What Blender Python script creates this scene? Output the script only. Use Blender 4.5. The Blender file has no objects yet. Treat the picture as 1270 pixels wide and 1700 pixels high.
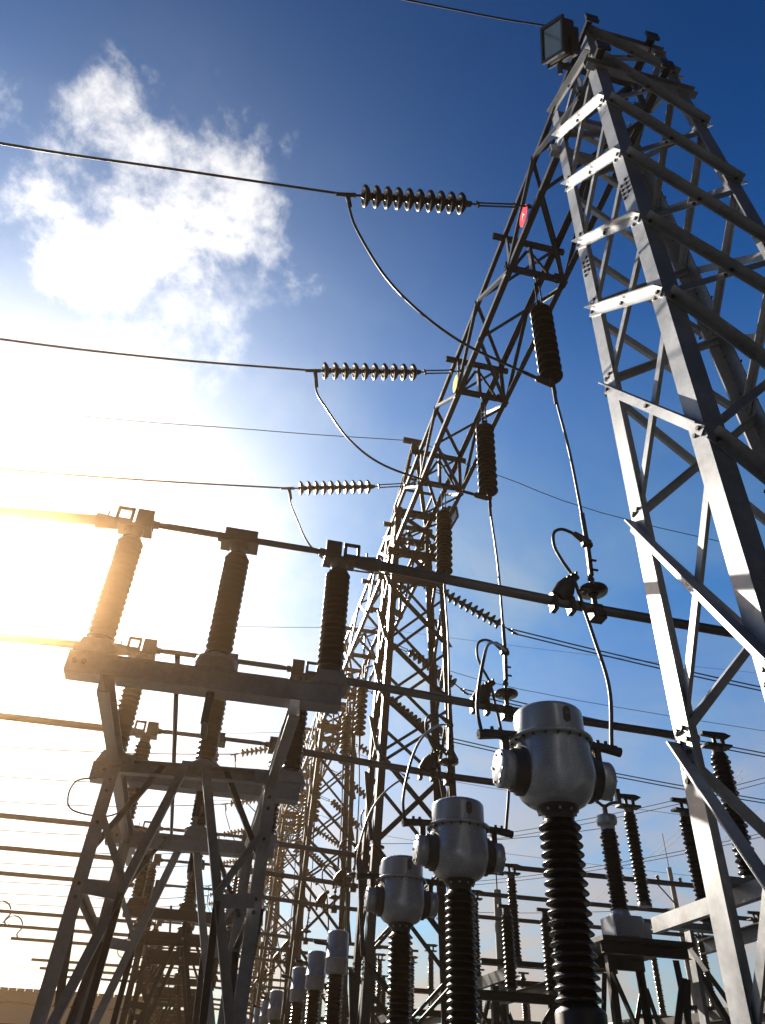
import bpy, math, random
from mathutils import Vector, Matrix
random.seed(7)
S = bpy.context.scene
COL = S.collection
R = math.radians

# ------------------------------------------------------------------ camera
CAM_H = 1.6
pitch, yaw, roll = R(39.0726), R(11.3144), R(2.6471)
fwd = Vector((math.sin(yaw)*math.cos(pitch), math.cos(yaw)*math.cos(pitch), math.sin(pitch)))
rt = Vector((math.cos(yaw), -math.sin(yaw), 0))
up = rt.cross(fwd)
c_, s_ = math.cos(roll), math.sin(roll)
rt2 = c_*rt + s_*up
up2 = -s_*rt + c_*up
cam = bpy.data.cameras.new('camera')
cam.sensor_fit = 'VERTICAL'; cam.sensor_height = 36.0; cam.sensor_width = 27.0
cam.lens = 1218.08/1700*36.0
cam.clip_start = 0.05; cam.clip_end = 6000
co = bpy.data.objects.new('camera', cam); COL.objects.link(co)
m = Matrix((rt2, up2, -fwd)).transposed().to_4x4(); m.translation = (0, 0, CAM_H)
co.matrix_world = m
S.camera = co

# ------------------------------------------------------------------ light
SUN_AZ, SUN_EL = -19.5, 29.5          # azimuth from +Y towards +X
sd = Vector((math.sin(R(SUN_AZ))*math.cos(R(SUN_EL)), math.cos(R(SUN_AZ))*math.cos(R(SUN_EL)), math.sin(R(SUN_EL))))
sl = bpy.data.lights.new('sun', 'SUN'); sl.energy = 5.0; sl.angle = R(0.5); sl.color = (1.0, 0.9, 0.76)
so = bpy.data.objects.new('sun', sl); COL.objects.link(so)
so.rotation_euler = sd.to_track_quat('Z', 'Y').to_euler(); so.location = (-20, 30, 40)
S.view_settings.view_transform = 'Standard'; S.view_settings.look = 'None'
S.view_settings.gamma = 1; S.view_settings.exposure = 2.0

HAZE, HAZE_G = 0.0019, 0.94
W = bpy.data.worlds.new('World'); S.world = W; W.use_nodes = True
nt = W.node_tree; N = nt.nodes; L = nt.links
for n in list(N): N.remove(n)
def sock(n, i, v):
    if isinstance(v, bpy.types.NodeSocket): L.new(v, n.inputs[i])
    else: n.inputs[i].default_value = v
def math_(op, a, b=0.0, clamp=False):
    n = N.new('ShaderNodeMath'); n.operation = op; n.use_clamp = clamp
    sock(n, 0, a); sock(n, 1, b); return n.outputs[0]
def vmath(op, a, b):
    n = N.new('ShaderNodeVectorMath'); n.operation = op
    sock(n, 0, a); sock(n, 1, b)
    return n.outputs['Value'] if op == 'DOT_PRODUCT' else n.outputs[0]
def maprange(v, a, b, c=0.0, d=1.0, smooth=True):
    n = N.new('ShaderNodeMapRange'); n.interpolation_type = 'SMOOTHSTEP' if smooth else 'LINEAR'; n.clamp = True
    sock(n, 0, v)
    for i, x in enumerate((a, b, c, d)): n.inputs[i+1].default_value = x
    return n.outputs[0]
def mixc(f, a, b, mode='MIX'):
    n = N.new('ShaderNodeMix'); n.data_type = 'RGBA'; n.blend_type = mode; n.clamp_factor = True
    sock(n, 0, f); sock(n, 6, a); sock(n, 7, b); return n.outputs[2]
def noise(vec, scale, detail=6, rough=0.55, dist=0.0):
    n = N.new('ShaderNodeTexNoise'); n.noise_dimensions = '3D'
    L.new(vec, n.inputs['Vector']); n.inputs['Scale'].default_value = scale
    n.inputs['Detail'].default_value = detail; n.inputs['Roughness'].default_value = rough
    n.inputs['Distortion'].default_value = dist
    return n.outputs['Fac']
tc = N.new('ShaderNodeTexCoord'); D = vmath('NORMALIZE', tc.outputs['Generated'], (0, 0, 0))
sky = N.new('ShaderNodeTexSky'); sky.sky_type = 'NISHITA'; sky.sun_disc = False
sky.sun_elevation = R(SUN_EL); sky.sun_rotation = R(SUN_AZ)
sky.air_density = 1.0; sky.dust_density = 0.3; sky.ozone_density = 4.0; sky.altitude = 300
hs = N.new('ShaderNodeHueSaturation'); hs.inputs['Saturation'].default_value = 1.3; hs.inputs['Value'].default_value = 0.62
L.new(sky.outputs[0], hs.inputs['Color'])
gm = N.new('ShaderNodeGamma'); gm.inputs['Gamma'].default_value = 1.32; L.new(hs.outputs[0], gm.inputs[0])
base = mixc(1.0, gm.outputs[0], (0.12, 1.26, 1.18, 1), "MULTIPLY")
sep = N.new('ShaderNodeSeparateXYZ'); L.new(D, sep.inputs[0])
dz = sep.outputs[2]
sdot = vmath('DOT_PRODUCT', D, tuple(sd))

# planar cloud-deck coordinates
inv = math_('DIVIDE', 1.0, math_('ADD', math_('MAXIMUM', dz, 0.0), 0.22))
sc = N.new('ShaderNodeVectorMath'); sc.operation = 'SCALE'; L.new(D, sc.inputs[0]); L.new(inv, sc.inputs['Scale'])
CP = sc.outputs[0]
# thin veil
veil = maprange(noise(CP, 1.6, 8, 0.6, 0.6), 0.34, 0.72)
veil2 = maprange(noise(CP, 4.5, 8, 0.62, 0.3), 0.40, 0.75)
near_sun = maprange(sdot, 0.72, 0.985)
low = maprange(dz, 0.25, 0.80, 1.0, 0.0)
v1 = math_('MULTIPLY', math_('MULTIPLY', veil, math_('ADD', 0.35, math_('MULTIPLY', veil2, 0.65))), math_('ADD', math_('MULTIPLY', near_sun, 0.6), math_('MULTIPLY', low, 1.1)), True)
# one bright cumulus high to the left
n_c = math_('SUBTRACT', noise(D, 10.0, 9, 0.62, 0.1), 0.5)
def puff(cx, lo, hi):
    d = vmath('DOT_PRODUCT', D, tuple(Vector(cx).normalized()))
    return maprange(math_('ADD', d, math_('MULTIPLY', n_c, 0.048)), lo, hi)
pu = math_('MAXIMUM', puff((-0.242, 0.515, 0.822), 0.9905, 1.0025), puff((-0.175, 0.535, 0.826), 0.9905, 1.0030))
pu = math_('MAXIMUM', pu, math_('MULTIPLY', puff((-0.125, 0.520, 0.845), 0.9935, 1.0050), 0.9))
pu = math_('MAXIMUM', pu, math_('MULTIPLY', puff((-0.165, 0.580, 0.795), 0.9900, 1.0060), 0.7))
cl_b = math_('ADD', 3.6, math_('MULTIPLY', math_('POWER', math_('MAXIMUM', sdot, 0.0), 16.0), 5.0))
wc = N.new('ShaderNodeCombineColor')
L.new(cl_b, wc.inputs[0]); L.new(math_('MULTIPLY', cl_b, 0.985), wc.inputs[1]); L.new(math_('MULTIPLY', cl_b, 1.0), wc.inputs[2])
pale = math_('MULTIPLY', maprange(dz, 0.30, 0.86, 1.0, 0.0), math_('ADD', 0.22, math_('MULTIPLY', veil, 0.42)))
base = mixc(1.0, base, maprange(dz, 0.70, 0.98, 1.0, 0.62), 'MULTIPLY')
base = mixc(pale, base, (1.45, 3.0, 3.9, 1))
wv = mixc(1.0, wc.outputs[0], (0.86, 1.0, 1.10, 1), 'MULTIPLY')
col = mixc(math_('MULTIPLY', v1, 0.85), base, wv)
lowc = maprange(noise(CP, 2.3, 8, 0.6, 0.5), 0.36, 0.62)
lowm = maprange(dz, 0.05, 0.55, 1.0, 0.0)
lc = N.new('ShaderNodeCombineColor')
lb = math_('ADD', 3.3, math_('MULTIPLY', math_('POWER', math_('MAXIMUM', sdot, 0.0), 8.0), 4.0))
L.new(math_('MULTIPLY', lb, 1.04), lc.inputs[0]); L.new(math_('MULTIPLY', lb, 0.98), lc.inputs[1]); L.new(math_('MULTIPLY', lb, 1.05), lc.inputs[2])
col = mixc(math_('MULTIPLY', math_('ADD', 0.25, math_('MULTIPLY', lowc, 0.75)), lowm), col, lc.outputs[0])
col = mixc(math_('MULTIPLY', pu, 0.97), col, mixc(1.0, wc.outputs[0], (1.75, 1.75, 1.75, 1), 'MULTIPLY'))
# aureole of the sun in the hazy air
sp = math_('MAXIMUM', sdot, 0.0)
g1 = math_('MULTIPLY', math_('POWER', sp, 13.0), 3.0)
g2 = math_('MULTIPLY', math_('POWER', sp, 55.0), 9.0)
gs = math_('ADD', g1, g2)
gc = N.new('ShaderNodeCombineColor')
L.new(gs, gc.inputs[0]); L.new(math_('MULTIPLY', gs, 0.95), gc.inputs[1]); L.new(math_('MULTIPLY', gs, 0.88), gc.inputs[2])
col = mixc(1.0, col, gc.outputs[0], 'ADD')
g3 = math_('MULTIPLY', math_('POWER', sp, 7.0), 1.2)
gw = N.new('ShaderNodeCombineColor')
L.new(math_('MULTIPLY', g3, 0.40), gw.inputs[0]); L.new(math_('MULTIPLY', g3, 0.98), gw.inputs[1]); L.new(math_('MULTIPLY', g3, 1.06), gw.inputs[2])
col = mixc(1.0, col, gw.outputs[0], 'ADD')
col = mixc(1.0, col, maprange(sdot, -0.45, 0.55, 0.06, 0.76), 'MULTIPLY')  # sky away from the sun dimmed to cut fill on shaded steel
bg = N.new('ShaderNodeBackground'); L.new(col, bg.inputs[0]); bg.inputs[1].default_value = 0.05
wo = N.new('ShaderNodeOutputWorld'); L.new(bg.outputs[0], wo.inputs[0])

# ------------------------------------------------------------------ materials
MATS = {}
def mat(name, color, rough=0.5, metal=0.0, var=0.15, scale=12.0, bump=0.0, spec=0.5, coat=0.0, scale2=60.0, stain=0.0):
    M = bpy.data.materials.new(name); M.use_nodes = True; t = M.node_tree
    b = t.nodes['Principled BSDF']
    b.inputs['Metallic'].default_value = metal
    b.inputs['Specular IOR Level'].default_value = spec
    b.inputs['Coat Weight'].default_value = coat
    tcn = t.nodes.new('ShaderNodeTexCoord')
    n1 = t.nodes.new('ShaderNodeTexNoise'); n1.inputs['Scale'].default_value = scale; n1.inputs['Detail'].default_value = 6
    n2 = t.nodes.new('ShaderNodeTexNoise'); n2.inputs['Scale'].default_value = scale2; n2.inputs['Detail'].default_value = 3
    for n in (n1, n2): t.links.new(tcn.outputs['Object'], n.inputs['Vector'])
    mx = t.nodes.new('ShaderNodeMath'); mx.operation = 'MULTIPLY_ADD'; mx.inputs[1].default_value = 0.45
    t.links.new(n2.outputs['Fac'], mx.inputs[0]); t.links.new(n1.outputs['Fac'], mx.inputs[2])
    cr = t.nodes.new('ShaderNodeValToRGB')
    cr.color_ramp.elements[0].position = 0.45; cr.color_ramp.elements[1].position = 1.0
    lo = [max(0, c*(1-var)) for c in color]; hi = [min(1, c*(1+var)) for c in color]
    cr.color_ramp.elements[0].color = (*lo, 1); cr.color_ramp.elements[1].color = (*hi, 1)
    t.links.new(mx.outputs[0], cr.inputs[0]); t.links.new(cr.outputs[0], b.inputs['Base Color'])
    rr = t.nodes.new('ShaderNodeMapRange'); rr.inputs[1].default_value = 0.3; rr.inputs[2].default_value = 1.1
    rr.inputs[3].default_value = rough*0.8; rr.inputs[4].default_value = min(1, rough*1.25)
    t.links.new(mx.outputs[0], rr.inputs[0]); t.links.new(rr.outputs[0], b.inputs['Roughness'])
    if stain:
        n3 = t.nodes.new('ShaderNodeTexNoise'); n3.inputs['Scale'].default_value = 2.6; n3.inputs['Detail'].default_value = 8; n3.inputs['Roughness'].default_value = 0.7
        t.links.new(tcn.outputs['Object'], n3.inputs['Vector'])
        mr = t.nodes.new('ShaderNodeMapRange'); mr.inputs[1].default_value = 0.56; mr.inputs[2].default_value = 0.74; mr.inputs[4].default_value = stain
        t.links.new(n3.outputs['Fac'], mr.inputs[0])
        mc = t.nodes.new('ShaderNodeMix'); mc.data_type = 'RGBA'
        t.links.new(mr.outputs[0], mc.inputs[0]); t.links.new(cr.outputs[0], mc.inputs[6]); mc.inputs[7].default_value = (color[0]*.55, color[1]*.40, color[2]*.28, 1)
        t.links.new(mc.outputs[2], b.inputs['Base Color'])
    if bump:
        bp = t.nodes.new('ShaderNodeBump'); bp.inputs['Strength'].default_value = bump; bp.inputs['Distance'].default_value = 0.01
        t.links.new(n2.outputs['Fac'], bp.inputs['Height']); t.links.new(bp.outputs[0], b.inputs['Normal'])
    MATS[name] = M
    return M
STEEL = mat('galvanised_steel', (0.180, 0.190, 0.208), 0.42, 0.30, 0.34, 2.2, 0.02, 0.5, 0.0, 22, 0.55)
STEEL2 = mat('shaded_steel', (0.036, 0.037, 0.040), 0.42, 0.4, 0.28, 4, 0.03, stain=0.6)  # galvanised steel again, backlit shade put into the base colour, plus stains
ALU = mat('aluminium_tube', (0.075, 0.075, 0.078), 0.36, 0.7, 0.2, 6, 0.08)
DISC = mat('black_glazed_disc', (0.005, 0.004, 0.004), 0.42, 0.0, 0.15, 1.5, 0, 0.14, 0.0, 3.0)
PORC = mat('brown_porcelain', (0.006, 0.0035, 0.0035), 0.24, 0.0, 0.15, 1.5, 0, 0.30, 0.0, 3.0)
IRON = mat('dark_iron', (0.02, 0.02, 0.022), 0.45, 0.6, 0.25, 10)
WIRE = mat('cable_strand', (0.03, 0.029, 0.028), 0.45, 0.6, 0.15, 20)
PAINT = mat('grey_tank_paint', (0.21, 0.232, 0.27), 0.25, 0.3, 0.08, 1.6, 0.0, 0.5, 0.15, 140)
RUBBER = mat('black_resin', (0.012, 0.012, 0.013), 0.45, 0.0, 0.2, 8)
BLACK = mat('black_paint', (0.02, 0.02, 0.022), 0.45, 0.1, 0.2, 8)
GLASS = mat('lamp_glass', (0.11, 0.14, 0.145), 0.12, 0.4, 0.2, 5, 0, 0.8, 0.5)
RED = mat('red_enamel', (0.62, 0.02, 0.03), 0.4, 0.0, 0.1, 9)
YELLOW = mat('yellow_enamel', (0.62, 0.50, 0.06), 0.4, 0.0, 0.1, 9)
WHITE = mat('white_enamel', (0.8, 0.8, 0.8), 0.5, 0.0, 0.05, 9)
GRAVEL = mat('crushed_stone', (0.028, 0.028, 0.028), 0.95, 0.0, 0.5, 3, 0.6)
WALLM = mat('white_sheet_wall', (0.42, 0.45, 0.50), 0.6, 0.0, 0.08, 0.6)
REDW = mat('red_brown_plinth', (0.22, 0.045, 0.04), 0.7, 0.0, 0.2, 0.8)
ROOF = mat('roof_tile', (0.22, 0.19, 0.17), 0.7, 0.0, 0.2, 1.0)
POLE = mat('concrete_pole', (0.26, 0.25, 0.23), 0.85, 0.0, 0.2, 4)

# ------------------------------------------------------------------ mesh helpers
V3 = Vector
class MB:
    def __init__(s): s.v = []; s.f = []; s.sm = []; s.mi = []
    def add(s, vs, fs, smooth=False, mi=0):
        o = len(s.v); s.v += [V3(p) for p in vs]
        for f in fs: s.f.append(tuple(i+o for i in f)); s.sm.append(smooth); s.mi.append(mi)
        return s
    def box(s, c, size, rot=None, mi=0, bev=0.0):
        c = V3(c); hx, hy, hz = [d/2 for d in size]
        if bev <= 0:
            p = [V3((x*hx, y*hy, z*hz)) for z in (-1, 1) for y in (-1, 1) for x in (-1, 1)]
            f = [(0, 2, 3, 1), (4, 5, 7, 6), (0, 1, 5, 4), (2, 6, 7, 3), (0, 4, 6, 2), (1, 3, 7, 5)]
        else:
            b = min(bev, hx*.9, hy*.9, hz*.9); p = []
            for z, ins in ((-hz, b), (-hz+b, 0), (hz-b, 0), (hz, b)):
                x, y = hx-ins, hy-ins
                k = b if ins == 0 else b*0.6
                for q in ((x-k, -y), (x, -y+k), (x, y-k), (x-k, y), (-x+k, y), (-x, y-k), (-x, -y+k), (-x+k, -y)):
                    p.append(V3((q[0], q[1], z)))
            f = [tuple(range(7, -1, -1)), tuple(range(24, 32))]
            for r in range(3):
                for i in range(8):
                    j = (i+1) % 8; f.append((r*8+i, r*8+j, r*8+8+j, r*8+8+i))
        if rot is not None: p = [rot @ q for q in p]
        return s.add([q+c for q in p], f, False, mi)
    def prism(s, prof, p0, p1, a, b, mi=0):
        """profile points (u,v) along axes a,b swept from p0 to p1"""
        n = len(prof); vs = [V3(p0)+a*u+b*v for u, v in prof]+[V3(p1)+a*u+b*v for u, v in prof]
        fs = [tuple(range(n-1, -1, -1)), tuple(range(n, 2*n))]
        for i in range(n):
            j = (i+1) % n; fs.append((i, j, n+j, n+i))
        d = (V3(p1)-V3(p0))
        if a.cross(b).dot(d) < 0: fs = [tuple(reversed(f)) for f in fs]
        return s.add(vs, fs, False, mi)
    def lbar(s, p0, p1, w, t, a, b):
        """angle iron: corner on the line, flanges along a and b"""
        d = (V3(p1)-V3(p0)).normalized()
        a = V3(a); a = (a-d*a.dot(d)).normalized()
        b = V3(b); b = (b-d*b.dot(d)); b = (b-a*b.dot(a)).normalized()
        return s.prism([(0, 0), (w, 0), (w, t), (t, t), (t, w), (0, w)], p0, p1, a, b)
    def channel(s, p0, p1, w, h, t, a, b):
        a = V3(a).normalized(); b = V3(b).normalized()
        return s.prism([(-w/2, -h/2), (w/2, -h/2), (w/2, -h/2+t), (-w/2+t, -h/2+t), (-w/2+t, h/2-t), (w/2, h/2-t), (w/2, h/2), (-w/2, h/2)], p0, p1, a, b)
    def bar(s, p0, p1, w, h, upv=(0, 0, 1)):
        d = (V3(p1)-V3(p0)).normalized(); u = V3(upv)
        if abs(d.dot(u)) > 0.98: u = V3((0, 1, 0))
        a = d.cross(u).normalized(); b = a.cross(d).normalized()
        return s.prism([(-w/2, -h/2), (w/2, -h/2), (w/2, h/2), (-w/2, h/2)], p0, p1, a, b)
    def tube(s, pts, r, n=8, mi=0, cap=True):
        pts = [V3(p) for p in pts]; rs = r if isinstance(r, (list, tuple)) else [r]*len(pts)
        t0 = (pts[1]-pts[0]).normalized()
        u = V3((0, 0, 1)) if abs(t0.z) < 0.9 else V3((1, 0, 0))
        a = t0.cross(u).normalized(); vs = []
        for i, p in enumerate(pts):
            t = (pts[min(i+1, len(pts)-1)]-pts[max(i-1, 0)]).normalized()
            a = (a-t*a.dot(t)).normalized(); b = t.cross(a)
            for k in range(n):
                th = 2*math.pi*k/n; vs.append(p+(a*math.cos(th)+b*math.sin(th))*rs[i])
        fs = []
        for i in range(len(pts)-1):
            for k in range(n):
                j = (k+1) % n; fs.append((i*n+k, i*n+j, (i+1)*n+j, (i+1)*n+k))
        s.add(vs, fs, True, mi)
        if cap:
            m_ = len(pts)-1
            s.add([vs[k] for k in range(n)], [tuple(range(n-1, -1, -1))], False, mi)
            s.add([vs[m_*n+k] for k in range(n)], [tuple(range(n))], False, mi)
        return s
    def lathe(s, prof, p0=(0, 0, 0), axis=(0, 0, 1), n=24, mi=0, flat=False):
        """prof: list of (radius, distance along axis)"""
        p0 = V3(p0); z = V3(axis).normalized()
        x = z.cross(V3((0, 1, 0)) if abs(z.y) < 0.9 else V3((1, 0, 0))).normalized(); y = z.cross(x)
        vs = []
        for r, h in prof:
            for k in range(n):
                th = 2*math.pi*k/n; vs.append(p0+z*h+(x*math.cos(th)+y*math.sin(th))*r)
        fs = []
        for i in range(len(prof)-1):
            for k in range(n):
                j = (k+1) % n; fs.append((i*n+k, i*n+j, (i+1)*n+j, (i+1)*n+k))
        s.add(vs, fs, not flat, mi)
        s.add(vs[:n], [tuple(range(n-1, -1, -1))], False, mi)
        s.add(vs[-n:], [tuple(range(n))], False, mi)
        return s
    def bolt(s, p, axis, r=0.016, h=0.014, mi=1):
        return s.lathe([(r, -h*.2), (r, h)], p, axis, 6, mi, True)
    def build(s, name, mats, parent=None, base=None):
        if not isinstance(mats, (list, tuple)): mats = [mats]
        off = V3(base) if base is not None else (parent_world(parent) if parent else V3((0, 0, 0)))
        me = bpy.data.meshes.new(name)
        me.from_pydata([tuple(p-off) for p in s.v], [], s.f)
        for x in mats: me.materials.append(x)
        me.polygons.foreach_set('use_smooth', s.sm)
        me.polygons.foreach_set('material_index', [min(i, len(mats)-1) for i in s.mi])
        me.update()
        o = bpy.data.objects.new(name, me); COL.objects.link(o)
        if parent: o.parent = parent
        else: o.location = off
        return o
def parent_world(o):
    w = V3(o.location)
    while o.parent: o = o.parent; w = w+V3(o.location)
    return w
def tag(o, label=None, cat=None, group=None, kind=None):
    if label: o['label'] = label
    if cat: o['category'] = cat
    if group: o['group'] = group
    if kind: o['kind'] = kind
    return o
def thing(name, loc, label, cat, group=None):
    o = bpy.data.objects.new(name, None); COL.objects.link(o); o.location = loc
    o.empty_display_size = 0.2
    return tag(o, label, cat, group)
def copy_tree(o, off=(0, 0, 0), parent=None, label=None):
    c = o.copy(); COL.objects.link(c)
    if parent: c.parent = parent
    else: c.location = V3(o.location)+V3(off)
    if label: c['label'] = label
    for ch in list(o.children):
        if ch.name in COL.objects: copy_tree(ch, parent=c)
    return c
def spline(pts, k=8):
    """Catmull-Rom through the points"""
    P = [V3(p) for p in pts]; P = [P[0]*2-P[1]]+P+[P[-1]*2-P[-2]]; out = []
    for i in range(1, len(P)-2):
        for j in range(k):
            t = j/k; a, b, c, d = P[i-1], P[i], P[i+1], P[i+2]
            out.append(0.5*((2*b)+(c-a)*t+(2*a-5*b+4*c-d)*t*t+(3*b-a-3*c+d)*t*t*t))
    out.append(P[-2]); return out
def sag(p0, p1, drop, k=16):
    p0, p1 = V3(p0), V3(p1)
    return [p0.lerp(p1, i/k)-V3((0, 0, drop*4*(i/k)*(1-i/k))) for i in range(k+1)]
def sheds(Ln, n, rc, rs, alt=0.0, tip=0.35):
    prof = [(rc*1.05, 0.0)]; p = Ln/n
    for i in range(n):
        z = i*p; r = rs*(1-alt*(i % 2))
        prof += [(rc, z+0.06*p), (rc*1.03, z+0.30*p), (r*0.80, z+0.20*p), (r*0.985, z+0.12*p), (r, z+0.20*p), (r*0.96, z+0.34*p), (rc+(r-rc)*0.45, z+0.62*p), (rc*1.06, z+0.92*p)]
    prof.append((rc*1.05, Ln)); return prof
ORD = ['nearest', 'second', 'third', 'fourth', 'fifth', 'sixth', 'farthest']
PH = ['front', 'middle', 'rear']
BAY = 9.9

# ------------------------------------------------------------------ haze
HM = bpy.data.materials.new('haze_air'); HM.use_nodes = True; ht = HM.node_tree
for n in list(ht.nodes): ht.nodes.remove(n)
ho = ht.nodes.new('ShaderNodeOutputMaterial'); hv = ht.nodes.new('ShaderNodeVolumePrincipled')
hv.inputs['Color'].default_value = (0.98, 0.62, 0.32, 1); hv.inputs['Density'].default_value = HAZE  # orange scattering air, added to give a flare-like veil near the sun
hv.inputs['Anisotropy'].default_value = HAZE_G
ht.links.new(hv.outputs[0], ho.inputs['Volume'])
b = MB().box((0, 0, 14), (620, 620, 30)); hz = b.build('haze', HM)
tag(hz, 'warm haze added over the whole yard for glow around the sun', kind='stuff')

# ------------------------------------------------------------------ ground
g = MB(); g.add([(-300, -300, 0), (300, -300, 0), (300, 300, 0), (-300, 300, 0)], [(0, 1, 2, 3)])
tag(g.build('ground', GRAVEL), 'dark crushed stone ground of the substation yard', 'ground', kind='structure')

# ------------------------------------------------------------------ lattice tower
XA, YA = 3.39, 3.277
def corner(Z, sx, sy, Y0=YA): return V3((XA+sx*(.549+.029*(12-Z)), Y0+sy*(.517-.004*(12-Z)), Z))
LEV = [12.15, 11.43, 10.13, 8.86, 7.66, 6.56, 5.03, 3.35, 1.75, 0.25]
def make_tower(peak, step, lw=.152, bw=.082, SM=None):
    STEEL = SM or MATS['galvanised_steel']
    t = thing('lattice_tower', (XA, YA, 0), '', 'tower', 'lattice towers in the gantry row')
    for sx in (-1, 1):
        for sy in (-1, 1):
            b = MB().lbar(corner(-0.05, sx, sy), corner(12.2, sx, sy), lw, .016, (-sx, 0, 0), (0, -sy, 0))
            # splice plates and bolt rows
            for z in (8.2, 3.1):
                for k in range(4):
                    for q in (.05, .12):
                        b.bolt(corner(z+k*.075, sx, sy)+V3((sx*.001, -sy*q, 0)), (sx, 0, 0))
            for z in LEV[:-1]:
                b.bolt(corner(z, sx, sy)+V3((sx*.001, -sy*.04, .05)), (sx, 0, 0)); b.bolt(corner(z, sx, sy)+V3((sx*.001, -sy*.10, .05)), (sx, 0, 0))
            b.build('leg', [STEEL, IRON], t)
            MB().box(corner(0.12, sx, sy)+V3((-sx*.08, -sy*.08, 0)), (.45, .45, .25), None, 0, .02).build('footing', POLE, t)
    ins = 0.02
    def brace(p0, p1, nrm, w, t_, inward=False):
        d = (p1-p0).normalized(); n = V3(nrm); a = d.cross(n).normalized()
        if a.z > 0: a = -a
        e0, e1 = p0+n*.004-a*w*.5, p1+n*.004-a*w*.5
        bb = MB().lbar(e0+d*.015, e1-d*.015, w, t_, a, -n if inward else n)
        for p in (p0+d*.07, p1-d*.07, (p0+p1)*.5): bb.bolt(p+n*(.004+(0 if inward else t_)), n, .017, .016)
        return bb.build('brace', [STEEL, IRON], t)
    for k in range(len(LEV)-1):
        z0, z1 = LEV[k], LEV[k+1]
        for (s0, s1, nrm) in (((-1, 1), (-1, -1), (-1, 0, 0)), ((1, 1), (1, -1), (1, 0, 0)), ((-1, -1), (1, -1), (0, -1, 0)), ((-1, 1), (1, 1), (0, 1, 0))):
            A0, B1 = corner(z0, *s0), corner(z1, *s1)
            B0, A1 = corner(z0, *s1), corner(z1, *s0)
            w = bw
            brace(A0+V3((0, 0, -.03)), B1, nrm, w, .010)
            n_ = V3(nrm)*(-.03)
            brace(B0+n_+V3((0, 0, -.06)), A1+n_, V3(nrm), bw*.75, .008, True)
    for s0, s1 in (((-1, -1), (1, -1)), ((-1, 1), (1, 1))):
        MB().channel(corner(12.17, *s0), corner(12.17, *s1), .08, .16, .012, (0, s0[1], 0), (0, 0, 1)).build('top_beam', STEEL, t)
        MB().channel(corner(11.05, *s0)-V3((.12, 0, 0)), corner(11.05, *s1)+V3((.12, 0, 0)), .08, .16, .012, (0, s0[1], 0), (0, 0, 1)).build('seat_beam', STEEL, t)
    if step:
        for k in range(16):
            p = corner(3.2+k*.52, 1, 1); d = V3((.0, 1, 0)) if k % 2 else V3((1, 0, 0))
            q = p+V3((-.02, -.02, 0))
            MB().tube([q, q+d*.17], .010, 6).lathe([(.017, 0), (.017, .014)], q+d*.17, d, 6).build('step_bolt', IRON, t)
    if peak:
        apex = V3((XA, YA, 15.0))
        for sx in (-1, 1):
            for sy in (-1, 1):
                c = corner(12.2, sx, sy)
                MB().lbar(c, apex+V3((sx*.06, sy*.06, 0)), .08, .009, (-sx, 0, 0), (0, -sy, 0)).build('peak_leg', STEEL, t)
        for z in (13.0, 13.9):
            f = (z-12.2)/2.8
            q = [corner(12.2, *s).lerp(apex, f) for s in ((-1, -1), (1, -1), (1, 1), (-1, 1))]
            for i in range(4): MB().bar(q[i], q[(i+1) % 4], .05, .05).build('peak_brace', STEEL, t)
        MB().channel(apex+V3((-.30, 0, .02)), apex+V3((.30, 0, .02)), .10, .12, .012, (0, 1, 0), (0, 0, 1)).build('peak_bar', STEEL, t)
    return t
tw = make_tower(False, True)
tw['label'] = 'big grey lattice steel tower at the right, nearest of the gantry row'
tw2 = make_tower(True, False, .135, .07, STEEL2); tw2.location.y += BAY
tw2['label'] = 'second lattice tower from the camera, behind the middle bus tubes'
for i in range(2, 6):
    copy_tree(tw2, (0, BAY*(i-1), 0), label='%s lattice steel tower along the receding gantry row' % ORD[i])

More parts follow.
